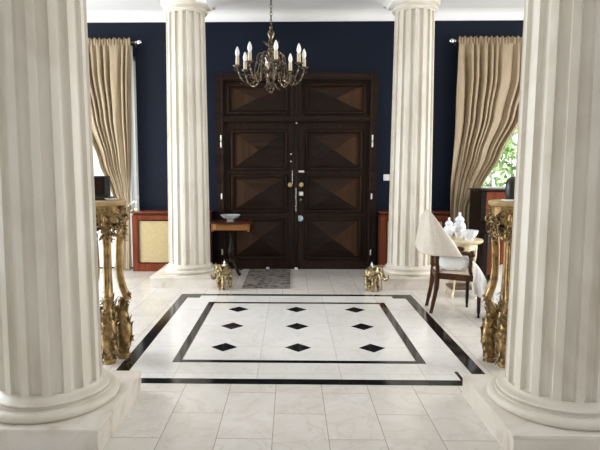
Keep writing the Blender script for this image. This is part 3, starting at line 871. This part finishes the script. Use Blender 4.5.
b = MB(); b.box((.012, 0, .012), (.18, .12, .022), bevel=.006); b.build('foot', M['blackobj'], o)
b = MB(); b.box((0, -.0505, .10), (.118, .003, .125)); b.build('face_panel', M['darkwood'], o, smooth=0)
b = MB(); b.lathe([(.022, 0), (.026, .004), (.042, .012), (.044, .016), (.036, .015), (.01, .009)], seg=24); o = b.build('small_dish', M['porcelain_p'], loc=(-1.345, 3.90, ZT)); tag(o, 'small white dish beside the black box on the left stand', 'dish', 'small white dishes')
o = empty('black_ornament', (1.525, 3.97, ZT)); tag(o, 'black ornament standing on the right gilded stand', 'ornament')
b = MB(); b.lathe([(.05, .0), (.052, .01), (.04, .02)], seg=24); b.build('base', M['blackobj'], o)
b = MB(); b.lathe([(.04, .018), (.046, .05), (.05, .09), (.047, .125), (.035, .15), (.02, .165), (.006, .17)], seg=24, mod=lambda t, k, r_: r_*(1+.05*math.cos(7*t+k*1.3))); b.build('carved_body', M['blackobj'], o, smooth=60)
b = MB(); b.box((0, 0, .006), (.10, .075, .012), (0, 0, .3), bevel=.003); o = b.build('white_card_box', M['porcelain_p'], loc=(1.475, 3.87, ZT)); tag(o, 'flat white box beside the black ornament on the right stand', 'box')

# ------------------------------------------------------------------ armchair
AC = empty('armchair', (1.53, 5.40, 0)); tag(AC, 'mahogany armchair with a pale seat right of the far right column, draped with a throw', 'armchair')
P = {'rn': Vector((-.155, -.075, 0)), 'rf': Vector((-.125, .22, 0)), 'fn': Vector((.195, -.25, 0)), 'ff': Vector((.215, .16, 0))}
SZ = .40
for k in ('fn', 'ff'):
    b = MB(); p = P[k]
    b.lathe([(.010, 0), (.013, .01), (.011, .03), (.016, .06), (.019, .25), (.022, .32), (.016, .33), (.023, .345), (.023, .40)], (p.x, p.y, 0), 16); b.build('leg', M['darkwood'], AC)
for k in ('rn', 'rf'):
    p = P[k]; b = MB()
    b.tube(smooth_path([(p.x-.055, p.y, 0), (p.x-.035, p.y, .10), (p.x-.008, p.y, .25), (p.x, p.y, .40)], 5), [.018]*5+[.021]*5+[.025]*6, 4 if False else 8); b.build('leg', M['chairwood'], AC)
    b = MB(); b.tube(smooth_path([(p.x, p.y, .38), (p.x-.01, p.y, .6), (p.x-.025, p.y, .75), (p.x-.05, p.y, .87)], 5), .02, 8); b.build('back_stile', M['chairwood'], AC)
b = MB()
for k0, k1 in (('rn', 'fn'), ('rf', 'ff'), ('fn', 'ff'), ('rn', 'rf')):
    a, c = P[k0], P[k1]; d = c-a; mid = (a+c)/2
    b.box((mid.x, mid.y, .375), (d.length+.03, .032, .06), (0, 0, math.atan2(d.y, d.x)), bevel=.006)
b.build('seat_rail', M['chairwood'], AC)
b = MB()
q = [P['rn'], P['fn'], P['ff'], P['rf']]
def seatf(u, v):
    lo = q[0].lerp(q[1], u); hi = q[3].lerp(q[2], u); p = lo.lerp(hi, v)
    e = max(0, min(u, 1-u, v, 1-v)); return Vector((p.x, p.y,   .402+.026*(1-(1-min(1, e*6))**2)))
b.grid(seatf, 20, 20)
b.build('seat', M['seatcloth'], AC, solid=.012, smooth=180)
b = MB(); a, c = P['rn']+Vector((-.055, .03, .88)), P['rf']+Vector((-.055, -.03, .87))
b.tube([a+Vector((0, -.03, 0)), (a+c)/2+Vector((-.01, 0, .02)), c+Vector((0, .03, 0))], .024, 8)
a, c = P['rn']+Vector((-.025, 0, .70)), P['rf']+Vector((-.025, 0, .70)); b.tube([a, c], .016, 8); b.build('back_rail', M['chairwood'], AC)
for (r_, f_) in (('rn', 'fn'), ('rf', 'ff')):
    a, c = P[r_], P[f_]
    post = a.lerp(c, .74)
    b = MB(); b.tube(smooth_path([(a.x-.015, a.y, .61), *[tuple(a.lerp(c, .35)+Vector((0, 0, .605))), tuple(a.lerp(c, .65)+Vector((0, 0, .608))), tuple(a.lerp(c, .80)+Vector((0, 0, .602)))]], 5), [.018]*12+[.021]*4, 8); b.ball(a.lerp(c, .81)+Vector((0, 0, .60)), (.028, .024, .022)); b.build('armrest', M['chairwood'], AC)
    b = MB(); b.tube(smooth_path([(post.x+.03, post.y, .39), (post.x+.012, post.y, .46), (post.x+.02, post.y, .54), (post.x, post.y, .61)], 5), [.017]*16, 8); b.build('arm_post', M['chairwood'], AC)
# cushion
b = MB()
def cush(u, v):
    t, f = TAU*u, PI*(v-.5)
    sg = lambda x, e: math.copysign(abs(x)**e, x)
    return Vector((.165*sg(math.cos(f), .6)*sg(math.cos(t), .6), .085*sg(math.cos(f), .8)*sg(math.sin(t), .9), .085+.085*sg(math.sin(f), .75)))
b.grid(cush, 40, 20, True); CU = b.build('cushion', M['cushion'], loc=(1.535, 5.31, .432), rot=(0, 0, R(-18)), smooth=180)
tag(CU, 'white cushion with small embroidered flowers on the armchair seat', 'cushion')
# throw over the chair back
b = MB()
rr = random.Random(5)
ax0, ax1 = Vector((1.262, 5.28, 1.02)), Vector((1.275, 5.60, .94))
def thr(u, v):
    """near part: cloth falls from a peak towards the viewer; u sweeps the hem left to right, v goes down"""
    prof = smooth_path([(1.235, 5.60, .66), (1.195, 5.46, .62), (1.215, 5.27, .60), (1.29, 5.20, .592), (1.42, 5.18, .587), (1.57, 5.20, .585), (1.50, 5.36, .72), (1.42, 5.56, .80)], 6)
    x = u*(len(prof)-1); i = min(int(x), len(prof)-2); f = x-i
    hem = Vector(prof[i]).lerp(Vector(prof[i+1]), f)
    ridge = ax1.lerp(ax0, min(1, u*2.6)) if u < .5 else ax0.lerp(ax1, max(0, (u-.68)/.32))
    ridge = ridge + Vector((0, 0, .02*math.sin(PI*min(1, u*2))))
    p = ridge.lerp(hem, v)
    out = (hem-ridge); out.z = 0
    if out.length > 1e-4: out.normalize()
    p += out*(.008*math.sin(PI*v) + .012*math.sin(u*31)*v)
    p.z += .0*math.sin(PI*v)
    return p
b.grid(thr, 60, 24)
o = b.build('throw_blanket', M['throw'], smooth=180, solid=.012, sub=0); tag(o, 'cream woven throw draped over the back of the armchair', 'throw')
# white cloth slung over the front of the chair
b = MB()
def clo(u, v):
    x = 1.655+.125*u+.03*v*u - .01*v
    y = 5.10+.03*math.sin(u*9)*v-.02*v+.06*(1-v)**3
    z0 = .545-.165*u**1.4; z1 = .225+.01*math.sin(u*12)-.01*u
    return Vector((x+.012*math.sin(v*7+u*3)*v, y-.012*math.cos(u*22)*v, z0+(z1-z0)*v))
b.grid(clo, 30, 24)
o = b.build('white_cloth', M['cloth'], smooth=180, solid=.008); tag(o, 'white cloth hanging over the front corner of the armchair', 'cloth')
# covered stool between chair and right stand
ST = empty('covered_stool', (1.99, 5.12, 0)); tag(ST, 'low stool under a white cover between the armchair and the right gilded stand', 'stool')
b = MB()
def cov(u, v):
    t = TAU*u
    sq = lambda x: math.copysign(abs(x)**.6, x)
    if v < .3:
        k = v/.3; r_ = k
        return Vector((.15*sq(math.cos(t))*r_, .15*sq(math.sin(t))*r_, .50 - .10*r_*max(0, -math.cos(t))))
    k = (v-.3)/.7
    r_ = 1+.18*k+.03*math.sin(t*11)*k
    top = .50-.10*max(0, -math.cos(t))
    return Vector((.15*sq(math.cos(t))*r_, .15*sq(math.sin(t))*r_, top+(.17-top)*k))
b.grid(cov, 88, 20, True); b.build('cover', M['cloth'], ST, smooth=180)
for sx in (-1, 1):
    for sy in (-1, 1):
        b = MB(); b.lathe([(.012, 0), (.016, .2), (.018, .38)], (sx*.11, sy*.11, 0), 12); b.build('leg', M['darkwood'], ST)
b = MB(); b.box((0, 0, .385), (.25, .25, .02)); b.build('seat_board', M['darkwood'], ST)

# ---------------------------------------------------- porcelain table
PT = empty('occasional_table', (1.84, 6.10, 0)); tag(PT, 'cream and gilt round occasional table behind the armchair, holding porcelain', 'table')
b = MB(); b.lathe([(.16, .585), (.20, .595), (.225, .612), (.23, .625), (.225, .636), (.21, .64)], seg=40, mod=lambda t, k, r_: r_*(1+.015*math.cos(10*t))); b.build('table_top', M['creamtable'], PT)
b = MB(); b.lathe([(.15, .52), (.165, .53), (.165, .588)], seg=40, mod=lambda t, k, r_: r_*(1+.02*math.cos(14*t))); b.build('apron', M['creamtable'], PT)
for a in (45, 135, 225, 315):
    b = MB(); pr = smooth_path([(.155, .56), (.165, .48), (.145, .35), (.13, .2), (.15, .08), (.175, .02), (.175, 0)], 5)
    b.tube([(r_, 0, z) for r_, z in pr], [.022-.010*math.sin(PI*i/len(pr)) for i in range(len(pr))], 8); b.build('leg', M['creamtable'], PT, rot=(0, 0, R(a)))
b = MB(); b.box((-.01, 0, .10), (.25, .22, .035), bevel=.008); b.build('lower_shelf', M['brownbase'], PT)
def jar(x, y, s, lab):
    j = empty('ginger_jar', (x, y, .64)); tag(j, lab, 'jar', 'lidded porcelain jars')
    b = MB(); b.lathe([(.032*s, 0), (.036*s, .008*s), (.042*s, .03*s), (.06*s, .085*s), (.066*s, .12*s), (.058*s, .15*s), (.04*s, .165*s), (.04*s, .178*s), (.03*s, .178*s)], seg=28); b.build('jar_body', M['porcelain'], j)
    b = MB(); b.lathe([(.044*s, .178*s), (.05*s, .184*s), (.046*s, .205*s), (.026*s, .225*s), (.012*s, .235*s), (.016*s, .25*s), (.012*s, .266*s), (.003*s, .275*s)], seg=24); b.build('lid', M['porcelain'], j)
jar(1.83, 6.17, 1.06, 'taller lidded porcelain ginger jar behind the porcelain bowl')
jar(1.685, 6.07, .88, 'smaller lidded porcelain jar half hidden by the throw')
b = MB(); b.lathe([(.05, 0), (.05, .012), (.045, .016), (.07, .04), (.088, .075), (.096, .105), (.091, .105), (.08, .075), (.06, .04), (.01, .022)], seg=36); o = b.build('porcelain_bowl', M['porcelain'], loc=(1.885, 5.99, .64)); tag(o, 'white porcelain bowl in front of the jars on the cream table', 'bowl')

# ------------------------------------------------------- cabinet at right
CB = empty('upright_cabinet', (3.0, 7.05, 0)); tag(CB, 'tall red-brown wooden cabinet with a dark side and ledge under the right window', 'cabinet')
W = 1.42
b = MB(); b.box((0, .02, .58), (W-.06, .40, 1.10)); b.build('carcass', M['darkwood'], CB, smooth=0)
b = MB(); b.box((0, 0, 1.145), (W+.02, .46, .03), bevel=.006); b.build('top_board', M['darkwood'], CB)
for s in (-1, 1):
    b = MB(); b.box((s*(W/2-.03), -.01, .565), (.07, .44, 1.13), bevel=.008); b.box((s*(W/2-.035), -.30, .70), (.07, .22, .16), bevel=.03, seg=3); b.lathe([(.025, 0), (.03, .02), (.02, .06), (.03, .35), (.035, .5), (.03, .62)], (s*(W/2-.04), -.34, 0), 14); b.build('side_panel', M['darkwood'], CB)
b = MB(); b.box((0, -.195, .955), (W-.11, .03, .35), bevel=.006); b.build('upper_panel', M['mahog'], CB)
b = MB(); b.box((0, -.195, .34), (W-.15, .03, .50), bevel=.006); b.build('lower_panel', M['mahog'], CB)
b = MB(); b.box((0, -.29, .69), (W-.14, .24, .10), bevel=.02, seg=2); b.build('ledge', M['darkwood'], CB)

# -------------------------------------------------------------------- light
def area(name, loc, rot, sx, sy, power, color=(1,1,1)):
    l = bpy.data.lights.new(name, 'AREA'); l.shape = 'RECTANGLE'; l.size = sx; l.size_y = sy; l.energy = power; l.color = color
    o = bpy.data.objects.new(name, l); col.objects.link(o); o.location = loc; o.rotation_euler = rot
    return o
# added area lamps outside the unseen side openings, standing in for daylight
area('fill_side_left', (-XW-.25, 5.1, 1.5), (0, R(-90), 0), 2.8, 3.0, 320, (.93,.97,1))
area('fill_side_right', (XW+.25, 5.1, 1.5), (0, R(90), 0), 2.8, 3.0, 190, (1,.98,.95))
area('fill_near_left', (-XW-.25, 1.3, 1.7), (0, R(-90), 0), 2.4, 2.2, 4, (1,.97,.92))
area('fill_near_right', (XW+.25, 1.3, 1.7), (0, R(90), 0), 2.4, 2.2, 4, (1,.97,.92))
#area('daylight_front', (0, YF-.25, 1.6), (R(90), 0, 0), 5.2, 1.8, 9, (1,.95,.88))
sun = bpy.data.lights.new('sun', 'SUN'); sun.energy = 7; sun.angle = R(.6); so = bpy.data.objects.new('sun', sun); col.objects.link(so); so.rotation_euler = (R(38), R(8), 0)
w = bpy.data.worlds.new('sky'); scn.world = w; w.use_nodes = True
bg = w.node_tree.nodes['Background']; bg.inputs['Color'].default_value = (.92,.96,1,1); bg.inputs['Strength'].default_value = 3.2

# ------------------------------------------------------------------- camera
f_px = 550; cx, cy = 280, 225
pitch = math.atan(57/550); yaw = R(1.15)
cd = bpy.data.cameras.new('camera'); cam = bpy.data.objects.new('camera', cd); col.objects.link(cam)
cd.sensor_width = 36; cd.lens = 36*f_px/600
cd.shift_x = (300-cx)/600; cd.shift_y = 0
cd.clip_start = .05
cam.location = (-.058, 0, 1.42)
cam.rotation_euler = (R(90)-pitch, 0, yaw)
scn.camera = cam
scn.view_settings.view_transform = 'Standard'; scn.view_settings.look = 'None'; scn.view_settings.gamma = 1
scn.view_settings.exposure = -0.32
scn.cycles.max_bounces = 10; scn.cycles.diffuse_bounces = 6
scn.cycles.use_denoising = True
scn.cycles.sample_clamp_indirect = 6
